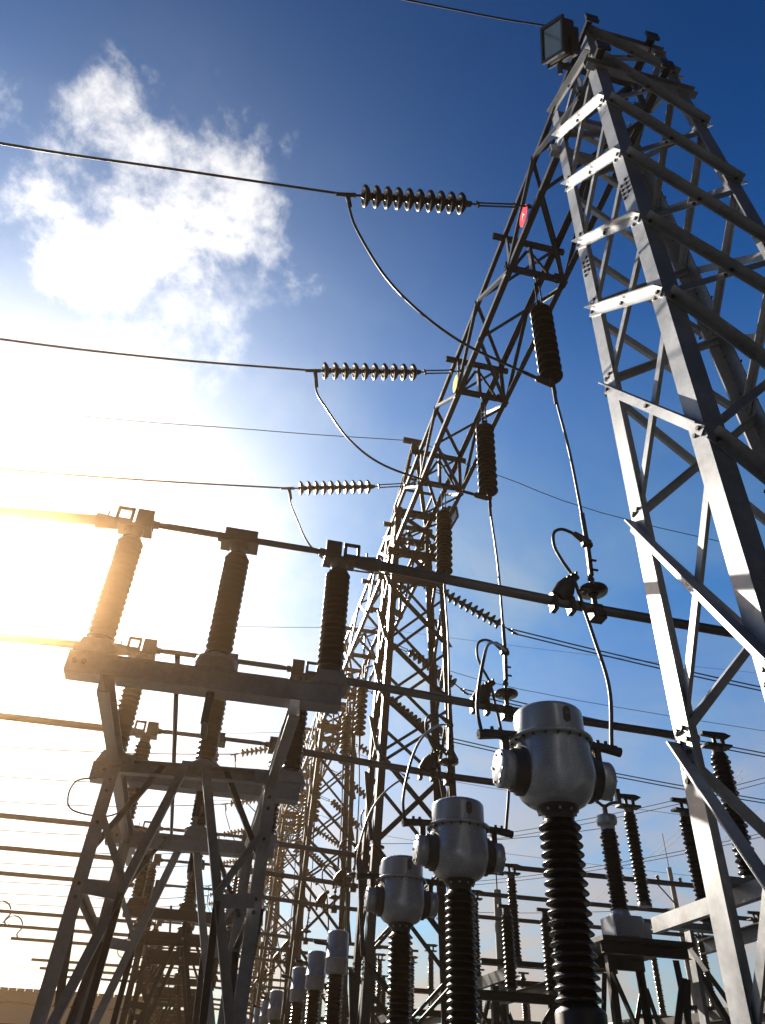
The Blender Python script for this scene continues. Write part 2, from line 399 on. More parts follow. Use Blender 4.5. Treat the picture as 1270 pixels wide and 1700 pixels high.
# ------------------------------------------------------------------ gantry beam
XB0, XB1, ZB0, ZB1 = 2.81, 3.72, 11.15, 12.15
def make_beam(y0, y1):
    STEEL = MATS['shaded_steel']
    t = thing('gantry_beam', (XB0, y0, ZB0), '', 'gantry beam', 'lattice beams between the towers')
    w = .085
    for x, z in ((XB0, ZB0), (XB1, ZB0), (XB0, ZB1), (XB1, ZB1)):
        sx = 1 if x == XB0 else -1; sz = 1 if z == ZB0 else -1
        MB().lbar((x, y0, z), (x, y1, z), w, .011, (sx, 0, 0), (0, 0, sz)).build('chord', STEEL, t)
        MB().box((x+sx*.05, y0+.02, z+sz*.05), (.17, .035, .17), None, 0, .005).build('end_plate', STEEL2, t)
    h = 1.2335
    ys = [5.63+h*k for k in range(-2, 6)]
    def br(p0, p1, nrm, wd=.052):
        p0, p1 = V3(p0), V3(p1); d = (p1-p0).normalized(); n = V3(nrm); a = d.cross(n).normalized()
        MB().lbar(p0-a*wd/2, p1-a*wd/2, wd, .007, a, -n).build('brace', STEEL, t)
    e = .013
    for k, y in enumerate(ys[:-1]):
        y2 = ys[k+1]; odd = k % 2      # even index: frame station
        br((XB1 if not odd else XB0, y, ZB0-e), (XB0 if not odd else XB1, y2, ZB0-e), (0, 0, -1))
        br((XB1 if not odd else XB0, y, ZB1+e), (XB0 if not odd else XB1, y2, ZB1+e), (0, 0, 1))
        br((XB0-e, y, ZB0 if not odd else ZB1), (XB0-e, y2, ZB1 if not odd else ZB0), (-1, 0, 0))
        br((XB1+e, y, ZB0 if not odd else ZB1), (XB1+e, y2, ZB1 if not odd else ZB0), (1, 0, 0))
    for k in (0, 2, 4, 6):
        y = ys[k]
        MB().channel((XB0-.02, y, ZB0+.13), (XB1+.02, y, ZB0+.13), .06, .10, .009, (0, 1, 0), (0, 0, 1)).build('cross_member', STEEL2, t)
        MB().channel((XB0-.16, y, ZB1-.07), (XB1+.10, y, ZB1-.07), .06, .10, .009, (0, 1, 0), (0, 0, 1)).build('cross_member', STEEL2, t)
        xm = (XB0+XB1)/2
        MB().bar((xm, y+.04, ZB0+.18), (xm, y+.04, ZB1-.12), .08, .05, (1, 0, 0)).build('post', STEEL2, t)
        for x, s in ((XB0, 1), (XB1, -1)):
            MB().lbar((x+s*.03, y-.03, ZB0+.1), (x+s*.03, y-.03, ZB1-.1), .055, .007, (s, 0, 0), (0, -1, 0)).build('post', STEEL, t)
            MB().lbar((x+s*.06, y+.075, ZB0+.16), (xm-s*.05, y+.075, ZB1-.13), .05, .007, (0, 0, -1), (0, 1, 0)).build('frame_brace', STEEL2, t)
            MB().box((x+s*.07, y-.045, ZB0+.10), (.20, .008, .20)).build('gusset', STEEL2, t)
    return t
bm = make_beam(2.58, 12.60)
bm['label'] = 'lattice steel beam from the near tower to the second tower'
for i in range(1, 6):
    copy_tree(bm, (0, BAY*i, 0), label='lattice steel beam leaving the %s tower away from the camera' % ORD[i])

# ------------------------------------------------------------------ disc strings
def disc_mb(p, d, r=.128):
    # cap towards +d, skirt opening to -d
    return MB().lathe([(.018, -.075), (.030, -.06), (.045, -.03), (.060, -.045), (.075, -.028), (.092, -.046), (r*.93, -.040), (r, -.028), (r*.97, -.010), (r*.7, .022), (.058, .038), (.046, .045), (.046, .075), (.03, .088)], p, d, 20)
def string_between(name, p_att, p_first, p_last, nd, p_end, label, cat, group, sag_=0.0, r=.140):
    """attachment -> hardware -> nd discs -> clamp"""
    t = thing(name, p_att, label, cat, group)
    a, b = V3(p_first), V3(p_last); d = (b-a).normalized()
    pa, pe = V3(p_att), V3(p_end)
    dl = (a-pa)
    q0, q1 = pa+dl*.22, pa+dl*.78
    MB().tube([pa, q0], .014, 8).lathe([(.03, -.02), (.04, 0), (.03, .02)], pa, (0, 1, 0), 8).build('shackle', IRON, t)
    tb = MB(); side = dl.cross(V3((0, 1, 0))).normalized()
    for s in (-1, 1): tb.tube([q0+side*s*.035, q1+side*s*.035], .012, 8)
    tb.bar(q0-side*.05, q0+side*.05, .04, .03); tb.bar(q1-side*.05, q1+side*.05, .04, .03)
    tb.build('turnbuckle', IRON, t)
    MB().tube([q1, a], .013, 8).lathe([(.026, -.03), (.035, 0), (.026, .03)], q1.lerp(a, .5), (0, 1, 0), 8).build('link', IRON, t)
    for i in range(nd):
        f = i/(nd-1)
        p = a.lerp(b, f)-V3((0, 0, sag_*4*f*(1-f)))
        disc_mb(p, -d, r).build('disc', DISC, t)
    MB().tube([b+d*.04, pe], .016, 8).tube([pe-(pe-b).normalized()*.10, pe+(pe-b).normalized()*.16], [.03, .024], 10).build('clamp', IRON, t)
    return t

TENS = [((2.66, 4.69, 11.30), (.36, 4.72, 10.56), (-3.8, 4.95, 10.25)),
        ((2.65, 7.72, 11.30), (.28, 7.75, 10.55), (-3.8, 8.00, 10.25)),
        ((2.58, 10.78, 11.30), (.20, 10.8, 10.55), (-4.81, 11.1, 10.26))]
NB = 5            # bays with equipment
def along(fn, first_label, other, n=NB, off=BAY, skip=()):
    """first object plus copies bay by bay"""
    o = fn; o['label'] = first_label
    for i in range(1, n):
        if i not in skip: copy_tree(o, (0, off*i, 0), label=other % ORD[i])
    return o
PULL = [((2.80, 4.69, 11.33), (1.83, 4.70, 10.98), (.55, 4.72, 10.62), (.31, 4.72, 10.54), [(-1.73, 4.8, 10.33), (-3.77, 4.9, 10.17), (-7.5, 5.0, 10.0), (-14, 5.2, 10.0), (-30, 5.6, 10.9)]),
        ((2.80, 7.72, 11.34), (1.97, 7.73, 11.08), (.53, 7.75, 10.70), (.35, 7.75, 10.65), [(-1.9, 7.82, 10.33), (-4.25, 7.9, 10.14), (-8, 8.0, 10.0), (-14, 8.2, 10.0), (-30, 8.6, 10.9)]),
        ((2.78, 10.75, 11.36), (1.86, 10.8, 11.12), (.56, 10.82, 10.80), (.32, 10.83, 10.75), [(-2.2, 10.9, 10.42), (-4.77, 11.0, 10.19), (-8, 11.1, 10.05), (-14, 11.3, 10.05), (-30, 11.7, 10.9)])]
JUMP = [[(.31, 4.72, 10.50), (.36, 4.73, 10.2), (.49, 4.75, 9.79), (.88, 4.85, 9.14), (1.36, 5.0, 8.80), (1.93, 5.2, 8.68), (2.64, 5.45, 8.76), (3.21, 5.62, 8.80)],
        [(.36, 7.75, 10.61), (.42, 7.76, 10.2), (.59, 7.77, 9.9), (1.01, 7.8, 9.33), (1.59, 7.9, 9.03), (2.56, 8.0, 8.93), (3.24, 8.06, 8.90)],
        [(.33, 10.83, 10.71), (.39, 10.83, 10.4), (.51, 10.83, 10.13), (.85, 10.83, 9.5), (1.38, 10.8, 9.12), (2.23, 10.6, 8.97), (3.27, 10.5, 9.04)]]
HANG = [((3.27, 5.63, 11.20), (3.26, 5.63, 10.34), (3.25, 5.63, 9.00), (3.26, 5.63, 8.80)),
        ((3.28, 8.06, 11.20), (3.28, 8.06, 10.42), (3.26, 8.06, 9.08), (3.27, 8.06, 8.90)),
        ((3.30, 10.50, 11.20), (3.31, 10.50, 10.50), (3.29, 10.50, 9.20), (3.29, 10.50, 9.04))]
PHY = [5.63, 8.10, 10.57]
for i in range(3):
    at, f0, f1, pe, far = PULL[i]
    s = string_between('tension_insulator', at, f0, f1, 10, pe, '', 'insulator', 'tension strings on the gantry beams', 0.0)
    along(s, 'black disc insulator string pulling left from the near beam, %s of three' % PH[i], 'disc insulator string pulling left from the %%s beam along the row, %s of three' % PH[i], skip=(1,))
    b = MB().tube(spline([pe]+far, 6), .0175, 6)
    w = tag(b.build('line_conductor', WIRE, None, pe), '', 'cable', 'line conductors running off to the left')
    along(w, 'dark overhead conductor running left across the sky, %s of the nearest three' % PH[i], 'overhead conductor running left from the %%s beam, %s of three' % PH[i], skip=(1,))
    b = MB().tube(spline(JUMP[i], 8), .017, 6)
    jp = JUMP[i]
    d = (V3(jp[-1])-V3(jp[-2])).normalized()
    b.tube([V3(jp[-1])-d*.42, V3(jp[-1])-d*.22, V3(jp[-1])-d*.2, V3(jp[-1])+d*.06], [.024, .024, .045, .04], 8)
    b.tube([jp[0], V3(jp[1])+V3((0, 0, .10))], [.035, .022], 8)
    w = tag(b.build('jumper_cable', WIRE, None, jp[0]), '', 'cable', 'jumper loops under the gantry beams')
    along(w, 'drooping black jumper loop from tension string to hanging string, %s of three nearest' % PH[i], 'drooping jumper loop under the %%s beam, %s of three' % PH[i], skip=(1,))
    at, f0, f1, pe = HANG[i]
    s = string_between('suspension_insulator', at, f0, f1, 10, pe, '', 'insulator', 'hanging strings under the gantry beams', 0.0, .155)
    along(s, 'fat black insulator string hanging from the near beam, %s of three' % PH[i], 'black insulator string hanging from the %%s beam, %s of three' % PH[i])
    # dropper down to the bus tube
    y = PHY[i]; X0 = 3.35
    top = V3(pe); bot = V3((X0, y, 6.38)); ml = top.lerp(bot, .5)+V3((.025, 0, 0))
    b = MB().tube(spline([top, top.lerp(bot, .15), ml, bot], 6), .0165, 6)
    b.tube([top+V3((0, 0, .02)), top-V3((0, 0, .34))], .024, 8).tube([bot+V3((0, 0, .34)), bot-V3((0, 0, .05))], .026, 8)
    w = tag(b.build('dropper_cable', WIRE, None, bot), '', 'cable', 'dropper cables above the bus tubes')
    along(w, 'dark dropper cable from hanging string down to the bus tube, %s of three nearest' % PH[i], 'dropper cable under the %%s beam, %s of three' % PH[i])
    # tie down on the tube: turnbuckle, one saucer disc, tube clamp
    t = thing('tie_down_insulator', (X0-.03, y, 5.55), '', 'insulator', 'saucer tie downs on the bus tubes')
    q = V3((X0-.03, y, 5.80))
    MB().bar(bot-V3((0, 0, .04)), q+V3((.01, 0, .10)), .045, .04, (0, 1, 0)).bar(bot-V3((.06, 0, .08)), bot+V3((.05, 0, -.08)), .05, .05).bolt(bot-V3((0, .03, .3)), (1, 0, 0), .014, .05, 0).bolt(bot-V3((0, .03, .42)), (1, 0, 0), .014, .05, 0).build('strain_plate', IRON, t)
    MB().tube([q+V3((0, 0, .11)), q+V3((0, 0, -.02))], .02, 8).lathe([(.02, -.02), (.045, 0), (.02, .02)], q+V3((0, 0, .06)), (0, 1, 0), 8).build('link', IRON, t)
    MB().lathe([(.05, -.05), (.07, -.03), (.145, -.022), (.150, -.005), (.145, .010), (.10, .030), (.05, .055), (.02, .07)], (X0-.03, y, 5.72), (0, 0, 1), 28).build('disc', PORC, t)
    MB().tube([(X0-.03, y, 5.70), (X0-.03, y, 5.53)], .028, 10).tube([(X0-.08, y, 5.49), (X0+.02, y, 5.49)], .068, 12).box((X0-.03, y, 5.42), (.14, .13, .09)).bolt((X0-.07, y-.066, 5.40), (0, -1, 0), .017, .02, 0).bolt((X0+.01, y-.066, 5.40), (0, -1, 0), .017, .02, 0).build('tube_clamp', IRON, t)
    along(t, 'black saucer insulator with clamp on the bus tube, %s of three nearest' % PH[i], 'saucer insulator on a bus tube in the %%s bay, %s of three' % PH[i])
    # loop from dropper to T connector on the tube and on to the transformer terminal
    t = thing('tee_connector', (3.0, y, 5.55), '', 'connector', 'tee connectors on the bus tubes')
    MB().tube([(2.92, y, 5.56), (3.0, y-.02, 5.66), (3.07, y-.03, 5.78)], [.085, .105, .06], 14).build('body', IRON, t)
    for xx in (2.87, 3.05):
        MB().tube([(xx-.025, y, 5.53), (xx+.025, y, 5.53)], .072, 12).box((xx, y-.01, 5.44), (.05, .10, .08)).bolt((xx, y-.06, 5.43), (0, -1, 0), .016, .03, 0).build('tube_clamp', IRON, t)
    kb = MB().box((3.09, y-.03, 5.80), (.15, .07, .08), Matrix.Rotation(-.6, 3, 'Y'), 0, .01)
    for k in range(3): kb.bolt((3.02+k*.05, y-.07, 5.77+k*.035), (0, -1, 0), .015, .025, 0)
    kb.build('cable_clamp', IRON, t)
    along(t, 'bulky black tee connector clamped on the bus tube, %s of three nearest' % PH[i], 'tee connector on a bus tube in the %%s bay, %s of three' % PH[i])
    yc = 5.43+2.5*i
    pts = [bot+V3((-.02, 0, -.04)), (3.20, y, 6.42), (3.07, y-.01, 6.44), (2.97, y-.02, 6.36), (2.95, y-.03, 6.18), (3.0, y-.05, 6.0), (3.09, y-.06, 5.80), (3.14, y-.07, 5.5), (3.19, y-.1, 5.1), (3.20, yc, 4.55), (3.13, yc, 4.02)]
    b = MB().tube(spline(pts, 7), .0175, 8)
    b.tube([bot+V3((.03, 0, -.06)), bot+V3((-.02, 0, -.035)), (3.21, y, 6.425)], [.04, .045, .028], 8)
    w = tag(b.build('jumper_cable', WIRE, None, pts[-1]), '', 'cable', 'looped leads down to the transformers')
    along(w, 'looped cable from dropper through tee connector to transformer right side, %s of three nearest' % PH[i], 'looped cable down to a transformer in the %%s bay, %s of three' % PH[i])

# ------------------------------------------------------------------ strings pulling right behind the second tower, twin conductors
RS = [((3.78, 14.1, 11.25), (4.40, 14.0, 11.05), (5.60, 13.85, 10.38), (5.91, 13.8, 10.19)),
      ((3.78, 17.0, 11.25), (4.36, 17.0, 11.05), (5.40, 16.7, 10.20), (5.65, 16.6, 9.95)),
      ((3.78, 20.0, 11.25), (4.50, 20.0, 11.05), (5.45, 19.5, 10.10), (5.72, 19.3, 9.80))]
for i, (at, f0, f1, pe) in enumerate(RS):
    s = string_between('tension_insulator', at, f0, f1, 10, pe, 'disc insulator string slanting down right behind the second tower, %s of three' % PH[i], 'insulator', 'slanting strings right of the gantry row')
    for k in range(1, 3): copy_tree(s, (0, BAY*k, 0), label='disc insulator string slanting down right from the %s beam, %s of three' % (ORD[k+1], PH[i]))
    for dz_ in (-.05, .05):
        b = MB().tube(sag((pe[0], pe[1], pe[2]+dz_), (40, pe[1]+.5, pe[2]+.6+dz_), 1.0, 20), .016, 6)
        tag(b.build('line_conductor', WIRE, None, pe), 'twin dark conductor running right from the slanting string, %s of three pairs' % PH[i], 'cable', 'twin conductors running off to the right')
    # lead from the left transformer terminal up to the string end
    yc = 5.43+2.5*i
    e = V3((3.34, yc+2.62, 6.30))
    pts = [(1.99, yc, 3.98), (1.97, yc+.02, 4.25), (2.10, yc+.15, 4.75), (2.45, yc+.9, 5.35), (2.95, yc+1.9, 5.95), tuple(e)]
    b = MB().tube(spline(pts, 8), .016, 8)
    tag(b.build('jumper_cable', WIRE, None, pts[0]), 'thin lead curving up from the left transformer terminal, %s of three' % PH[i], 'cable', 'leads on the left transformer terminals')

# ------------------------------------------------------------------ current transformers (three near ones)
def make_ct(y):
    x = 2.58; z0 = 2.12
    t = thing('current_transformer', (x, y, 0), '', 'transformer', 'grey headed current transformers')
    prof = [(.03, 0), (.12, 0), (.18, .012), (.233, .042), (.272, .085), (.288, .135), (.296, .195), (.298, .25), (.298, .50), (.296, .52)]
    hd = MB(); nseg = 48
    # slightly squared tank under a round cap
    vs = []; fs = []
    for r, h in prof:
        for k in range(nseg):
            th = 2*math.pi*k/nseg
            sq = (abs(math.cos(th))**5+abs(math.sin(th))**5)**(-1/5); f = min(1, max(0, (h-.05)/.15)); f *= 1-min(1, max(0, (h-.47)/.05))
            rr = r*(1+(sq-1)*.55*f); vs.append((x+rr*math.cos(th), y+rr*math.sin(th), 3.45+h))
    for i in range(len(prof)-1):
        for k in range(nseg):
            j = (k+1) % nseg; fs.append((i*nseg+k, i*nseg+j, (i+1)*nseg+j, (i+1)*nseg+k))
    hd.add(vs, fs, True); hd.add(vs[:nseg], [tuple(range(nseg-1, -1, -1))])
    hd.build('tank', PAINT, t)
    fl = MB().lathe([(.28, 0), (.330, .002), (.340, .010), (.340, .026), (.330, .034), (.28, .038)], (x, y, 3.955), (0, 0, 1), 48)
    for k in range(20):
        th = k*math.pi/10+.1; fl.bolt((x+.315*math.cos(th), y+.315*math.sin(th), 3.957), (0, 0, -1), .011, .018)
    fl.build('flange', [PAINT, IRON], t)
    MB().box((x+.02, y-.1715, 1.90), (.16, .004, .11)).build('rating_plate', STEEL, t)
    MB().lathe([(.280, 0), (.284, .02), (.284, .20), (.280, .222), (.266, .240), (.224, .258), (.12, .272), (.02, .275)], (x, y, 3.985), (0, 0, 1), 48).build('cap', PAINT, t)
    # oil gauge on the front of the cap
    w = MB(); vs = []
    a0 = R(-83)
    for dep in (.2835, .292):
        for k in range(24):
            th = 2*math.pi*k/24
            u = .030*math.cos(th); v = .030*math.sin(th)+(.035 if math.sin(th) > 0 else -.035)
            aa = a0+u/.284; vs.append((x+dep*math.cos(aa), y+dep*math.sin(aa), 4.115+v))
    w.add(vs, [tuple(range(24, 48))]+[(k, (k+1) % 24, 24+(k+1) % 24, 24+k) for k in range(24)])
    w.build('oil_gauge', BLACK, t)
    MB().lathe([(.012, 0), (.012, .012), (.004, .018)], (x+.285*math.cos(a0), y+.292*math.sin(a0), 4.12), (math.cos(a0), math.sin(a0), 0), 12).build('gauge_glass', GLASS, t)
    for s in (-1, 1):
        ax = (s, 0, 0); zc = 3.715
        MB().lathe([(.19, 0), (.19, .05), (.168, .06), (.168, .10), (.15, .11)], (x+s*.255, y, zc), ax, 32).build('bushing', RUBBER, t)
        dm = MB().lathe([(.140, 0), (.148, .005), (.148, .105), (.141, .114), (.02, .116)], (x+s*.355, y, zc), ax, 36)
        for k in range(6):
            th = k*math.pi/3+.3
            dm.bolt((x+s*.469, y+.118*math.cos(th), zc+.118*math.sin(th)), ax, .012, .012)
        if s < 0: dm.box((x-.473, y-.03, zc-.07), (.004, .05, .035), None, 1)
        dm.build('terminal_drum', [PAINT, IRON], t)
        ar = MB().box((x+s*.40, y, 3.915), (.06, .07, .14), None, 0, .01).bar((x+s*.30, y, 4.0), (x+s*.58, y, 3.985), .07, .05).tube([(x+s*.40, y, 4.0), (x+s*.62, y, 3.97)], [.035, .04], 10)
        for k in range(2): ar.bolt((x+s*(.43+k*.07), y, 4.02), (0, 0, 1), .016, .03, 0)
        ar.build('terminal_clamp', IRON, t)
    nk = MB().lathe([(.115, -.08), (.12, -.05), (.125, -.02), (.16, .0), (.165, .03), (.165, .055), (.12, .06)], (x, y, 3.43), (0, 0, 1), 28)
    for k in range(10):
        th = k*math.pi/5; nk.bolt((x+.145*math.cos(th), y+.145*math.sin(th), 3.43), (0, 0, -1), .012, .02, 1)
    nk.build('neck', [IRON, STEEL], t)
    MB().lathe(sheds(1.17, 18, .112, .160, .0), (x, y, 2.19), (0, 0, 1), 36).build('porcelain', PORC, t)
    MB().lathe([(.17, -.55), (.17, -.04), (.16, -.02), (.13, 0), (.11, .03)], (x, y, 2.17), (0, 0, 1), 28).build('base_tank', IRON, t)
    for sx in (-1, 1):
        for sy in (-1, 1):
            MB().lbar((x+sx*.24, y+sy*.24, 0), (x+sx*.20, y+sy*.20, 1.62), .08, .009, (-sx, 0, 0), (0, -sy, 0)).build('leg', STEEL, t)
    MB().box((x, y, 1.60), (.52, .52, .05)).build('top_plate', STEEL, t)
    return t
ct = make_ct(5.43)
ct['label'] = 'largest grey current transformer with lit side drum, nearest of the three'
copy_tree(ct, (0, 2.5, 0), label='middle grey current transformer, second of the three in line')
copy_tree(ct, (0, 5.0, 0), label='smallest of the three drum sided current transformers, behind the other two')

def make_vt(y):
    x = 2.6
    t = thing('voltage_transformer', (x, y, 0), '', 'transformer', 'slim capped transformers further along the row')
    MB().lathe([(.15, -.02), (.19, 0), (.20, .03), (.20, .22), (.212, .225), (.212, .245), (.20, .25), (.20, .62), (.19, .655), (.15, .68), (.03, .69)], (x, y, 3.45), (0, 0, 1), 28).build('tank', PAINT, t)
    b = MB().lathe([(.206, 0), (.206, .02)], (x, y, 3.66), (0, 0, 1), 28)
    for k in range(8):
        th = k*math.pi/4; b.box((x+.203*math.cos(th), y+.203*math.sin(th), 3.80), (.02, .02, .26))
    b.build('tank_band', PAINT, t)
    MB().bar((x-.05, y, 3.9), (x-.42, y, 3.92), .05, .05).tube([(x-.3, y, 3.93), (x-.45, y, 3.94)], .035, 8).build('terminal_clamp', IRON, t)
    MB().lathe(sheds(1.25, 18, .10, .158, .0), (x, y, 2.19), (0, 0, 1), 20).build('porcelain', PORC, t)
    MB().lathe([(.17, -.55), (.17, -.04), (.13, 0), (.11, .03)], (x, y, 2.17), (0, 0, 1), 20).build('base_tank', IRON, t)
    for sx in (-1, 1):
        for sy in (-1, 1): MB().lbar((x+sx*.24, y+sy*.24, 0), (x+sx*.20, y+sy*.20, 1.62), .08, .009, (-sx, 0, 0), (0, -sy, 0)).build('leg', STEEL, t)
    return t
vt = make_vt(5.43+BAY); vt['label'] = 'slim grey capped transformer in the second bay, front of three'
for i in range(1, 3): copy_tree(vt, (0, 2.5*i, 0), label='slim grey capped transformer in the second bay, %s of three' % PH[i])
for k in (2, 3):
    for i in range(3): copy_tree(vt, (0, BAY*(k-1)+2.5*i, 0), label='slim grey capped transformer in the %s bay, %s of three' % (ORD[k], PH[i]))

# ------------------------------------------------------------------ disconnect switches on the left
XS = (-1.14, -.20, .735)
def make_switch(y):
    t = thing('disconnect_switch', (-.2, y, 4.06), '', 'switch', 'three post disconnect switches')
    ch = MB().channel((-1.32, y, 4.19), (.84, y, 4.19), .18, .16, .012, (0, 1, 0), (0, 0, 1))
    ch.box((-.24, y, 4.274), (2.16, .20, .012))
    for xx in (-1.26, -1.19): ch.lathe([(.022, 0), (.022, .005)], (xx, y-.092, 4.20), (0, -1, 0), 10, 1)
    ch.build('base_channel', [STEEL, IRON], t)
    for k, x in enumerate(XS):
        b = MB()
        b.prism([(-.16, 0), (.16, 0), (.105, .12), (-.105, .12)], (x, y-.11, 4.282), (x, y+.11, 4.282), V3((1, 0, 0)), V3((0, 0, 1)))
        if k == 1: b.lathe([(.10, .12), (.17, .10), (.17, .13), (.12, .16)], (x, y, 4.26), (0, 0, 1), 20)
        b.build('pedestal', STEEL, t)
        MB().lathe([(.085, 0), (.085, .03), (.075, .06)], (x, y, 4.40), (0, 0, 1), 20).build('base_cap', ALU, t)
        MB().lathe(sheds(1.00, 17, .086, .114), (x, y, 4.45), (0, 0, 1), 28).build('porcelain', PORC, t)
        MB().lathe([(.07, 0), (.072, .02), (.072, .07), (.085, .08), (.085, .10)], (x, y, 5.45), (0, 0, 1), 20).build('top_cap', ALU, t)
        if k == 1:
            h = MB().box((x, y, 5.655), (.30, .14, .13), None, 0, .008).box((x, y-.02, 5.575), (.34, .20, .05))
            h.box((x-.15, y-.085, 5.575), (.10, .05, .07))
            h.build('blade_hub', ALU, t)
        else:
            s = -1 if k == 0 else 1
            h = MB()
            h.box((x, y, 5.565), (.30, .18, .03))
            h.box((x-s*.07, y-.075, 5.66), (.15, .02, .17), None, 0, .004).box((x-s*.07, y+.075, 5.66), (.15, .02, .17), None, 0, .004)
            h.box((x-s*.07, y, 5.735), (.13, .17, .02))
            # open outer frame with a see-through hole
            h.box((x+s*.10, y-.07, 5.73), (.15, .02, .03)).box((x+s*.10, y-.07, 5.60), (.15, .02, .04)).box((x+s*.165, y-.07, 5.665), (.03, .02, .14)).box((x+s*.04, y-.07, 5.665), (.03, .02, .14))
            h.tube([(x+s*.10, y, 5.60), (x+s*.34, y, 5.60)], [.05, .075], 12)
            for q in (.18, .26): h.tube([(x+s*q, y, 5.62), (x+s*q, y, 5.72)], .010, 6)
            h.build('contact_jaw', ALU, t)
    for s in (-1, 1):
        x0, x1 = XS[1]+s*.14, XS[0 if s < 0 else 2]-s*.06
        MB().tube([(x0, y, 5.655), (x1-s*.22, y, 5.655), (x1-s*.10, y, 5.650)], [.030, .030, .022], 12).bar((x1-s*.14, y, 5.65), (x1, y, 5.65), .03, .07).build('blade', ALU, t)
    return t
for i in range(3):
    sw = make_switch(PHY[i])
    along(sw, 'left disconnect switch with three dark porcelain posts, %s of three nearest' % PH[i], 'disconnect switch with porcelain posts in the %%s bay, %s of three' % PH[i])
# supporting steelwork of the three switches
t = thing('switch_stand', (-.25, 8.1, 0), '', 'steel stand', 'stands under the disconnect switches')
xl, xr, yf, yb, zt = -.98, .47, 5.48, 10.9, 4.05
for x, s in ((xl, 1), (xr, -1)):
    MB().channel((x, yf, zt-.03), (x, yb, zt-.03), .09, .15, .010, (s, 0, 0), (0, 0, 1)).build('side_beam', STEEL, t)
    for y in (7.1, 9.75):
        sy = 1 if y < 8 else -1
        xb = x-.16 if s > 0 else x+.02
        lb = MB().lbar((xb, y, 0), (x+(-.06 if s > 0 else .06), y, zt-.10), .115, .011, (s, 0, 0), (0, sy, 0))
        for zb in (.9, 1.0, 2.86, 2.96, 3.45, 3.72, 3.82): lb.bolt(V3((xb, y, 0)).lerp(V3((x+(-.06 if s > 0 else .06), y, zt-.10)), zb/(zt-.10))+V3((s*.06, 0, 0)), (0, -sy, 0), .016, .014)
        lb.build('leg', [STEEL, IRON], t)
    MB().lbar((x-s*.05, 7.16, .5), (x-s*.05, 9.7, 2.9), .07, .008, (0, 0, 1), (s, 0, 0)).build('side_brace', STEEL2, t)
    MB().lbar((x-s*.08, 9.7, .5), (x-s*.08, 7.16, 2.9), .07, .008, (0, 0, 1), (s, 0, 0)).build('side_brace', STEEL2, t)
    MB().lbar((x-s*.05, 7.16, 2.95), (x-s*.05, 9.7, 2.95), .07, .008, (0, 0, -1), (s, 0, 0)).build('side_brace', STEEL2, t)
for y in (7.1, 9.75):
    sy = -1 if y < 8 else 1
    MB().channel((xl+.06, y, zt-.10), (xr-.06, y, zt-.05), .09, .12, .010, (0, sy, 0), (0, 0, 1)).build('cross_beam', STEEL, t)
    for xx in (xl+.10, xr-.10, (xl+xr)/2-.06, (xl+xr)/2+.06):
        jb = MB()
        for q in (-.03, .03): jb.bolt((xx+q, y+sy*.055, zt-.05+q*.6), (0, sy, 0), .016, .016, 0)
        jb.bar((xx-.07, y+sy*.050, zt-.06), (xx+.07, y+sy*.050, zt-.06), .008, .13); jb.build('gusset', IRON if False else STEEL, t)
    xm = (xl+xr)/2
    for s in (-1, 1):
        xe = xl if s < 0 else xr
        MB().lbar((xm+s*.05, y+sy*.062, zt-.05), (xe-s*.02, y+sy*.05, 1.7), .085, .009, (s, 0, 0), (0, sy, 0)).build('cross_brace', STEEL, t)
        MB().lbar((xe-s*.05, y+sy*.085, zt-.55), (xm+s*.34, y+sy*.085, 2.95), .06, .008, (s, 0, 0), (0, sy, 0)).build('cross_brace', STEEL, t)
        MB().bar((xe-s*.02, y+sy*.09, 2.93), (xm+s*.38, y+sy*.09, 2.90), .012, .11).build('tie_plate', STEEL, t)
        MB().lbar((xm+s*.36, y+sy*.1, 2.9), (xe-s*.25, y+sy*.06, .6), .06, .008, (s, 0, 0), (0, sy, 0)).build('cross_brace', STEEL2, t)
        MB().lbar((xm+s*.26, y-sy*.035, zt-.02), (xe-s*.02, y-sy*.03, 3.25), .05, .007, (s, 0, 0), (0, -sy, 0)).build('knee_brace', STEEL2, t)
for q in ((xl-.17, 7.1), (xr+.02, 7.1), (xl-.17, 9.75), (xr+.02, 9.75)): MB().box((q[0], q[1], .06), (.4, .4, .12)).build('footing', POLE, t)
MB().tube([(-.50, 5.45, 4.30), (-.52, 10.7, 4.30)], .022, 10).lathe([(.026, -.06), (.026, .06)], (-.51, 8.9, 4.30), (0, 1, 0), 10).build('operating_rod', IRON, t)
MB().tube(spline([(-1.22, 8.02, 4.12), (-1.42, 8.0, 4.06), (-1.46, 8.0, 3.90), (-1.38, 8.02, 3.78), (-1.08, 8.05, 3.76), (-.9, 8.1, 3.85)], 6), .009, 6).build('earth_wire', WIRE, t)
for y in PHY: MB().tube([(-.20, y, 4.15), (-.20, y, 3.86)], .035, 10).bar((-.20, y, 3.88), (-.20, y+.34, 3.88), .05, .03).build('rocker_arm', IRON, t)
along(t, 'steel stand of angle irons carrying the nearest left disconnect switches', 'angle iron stand under the disconnect switches in the %s bay')

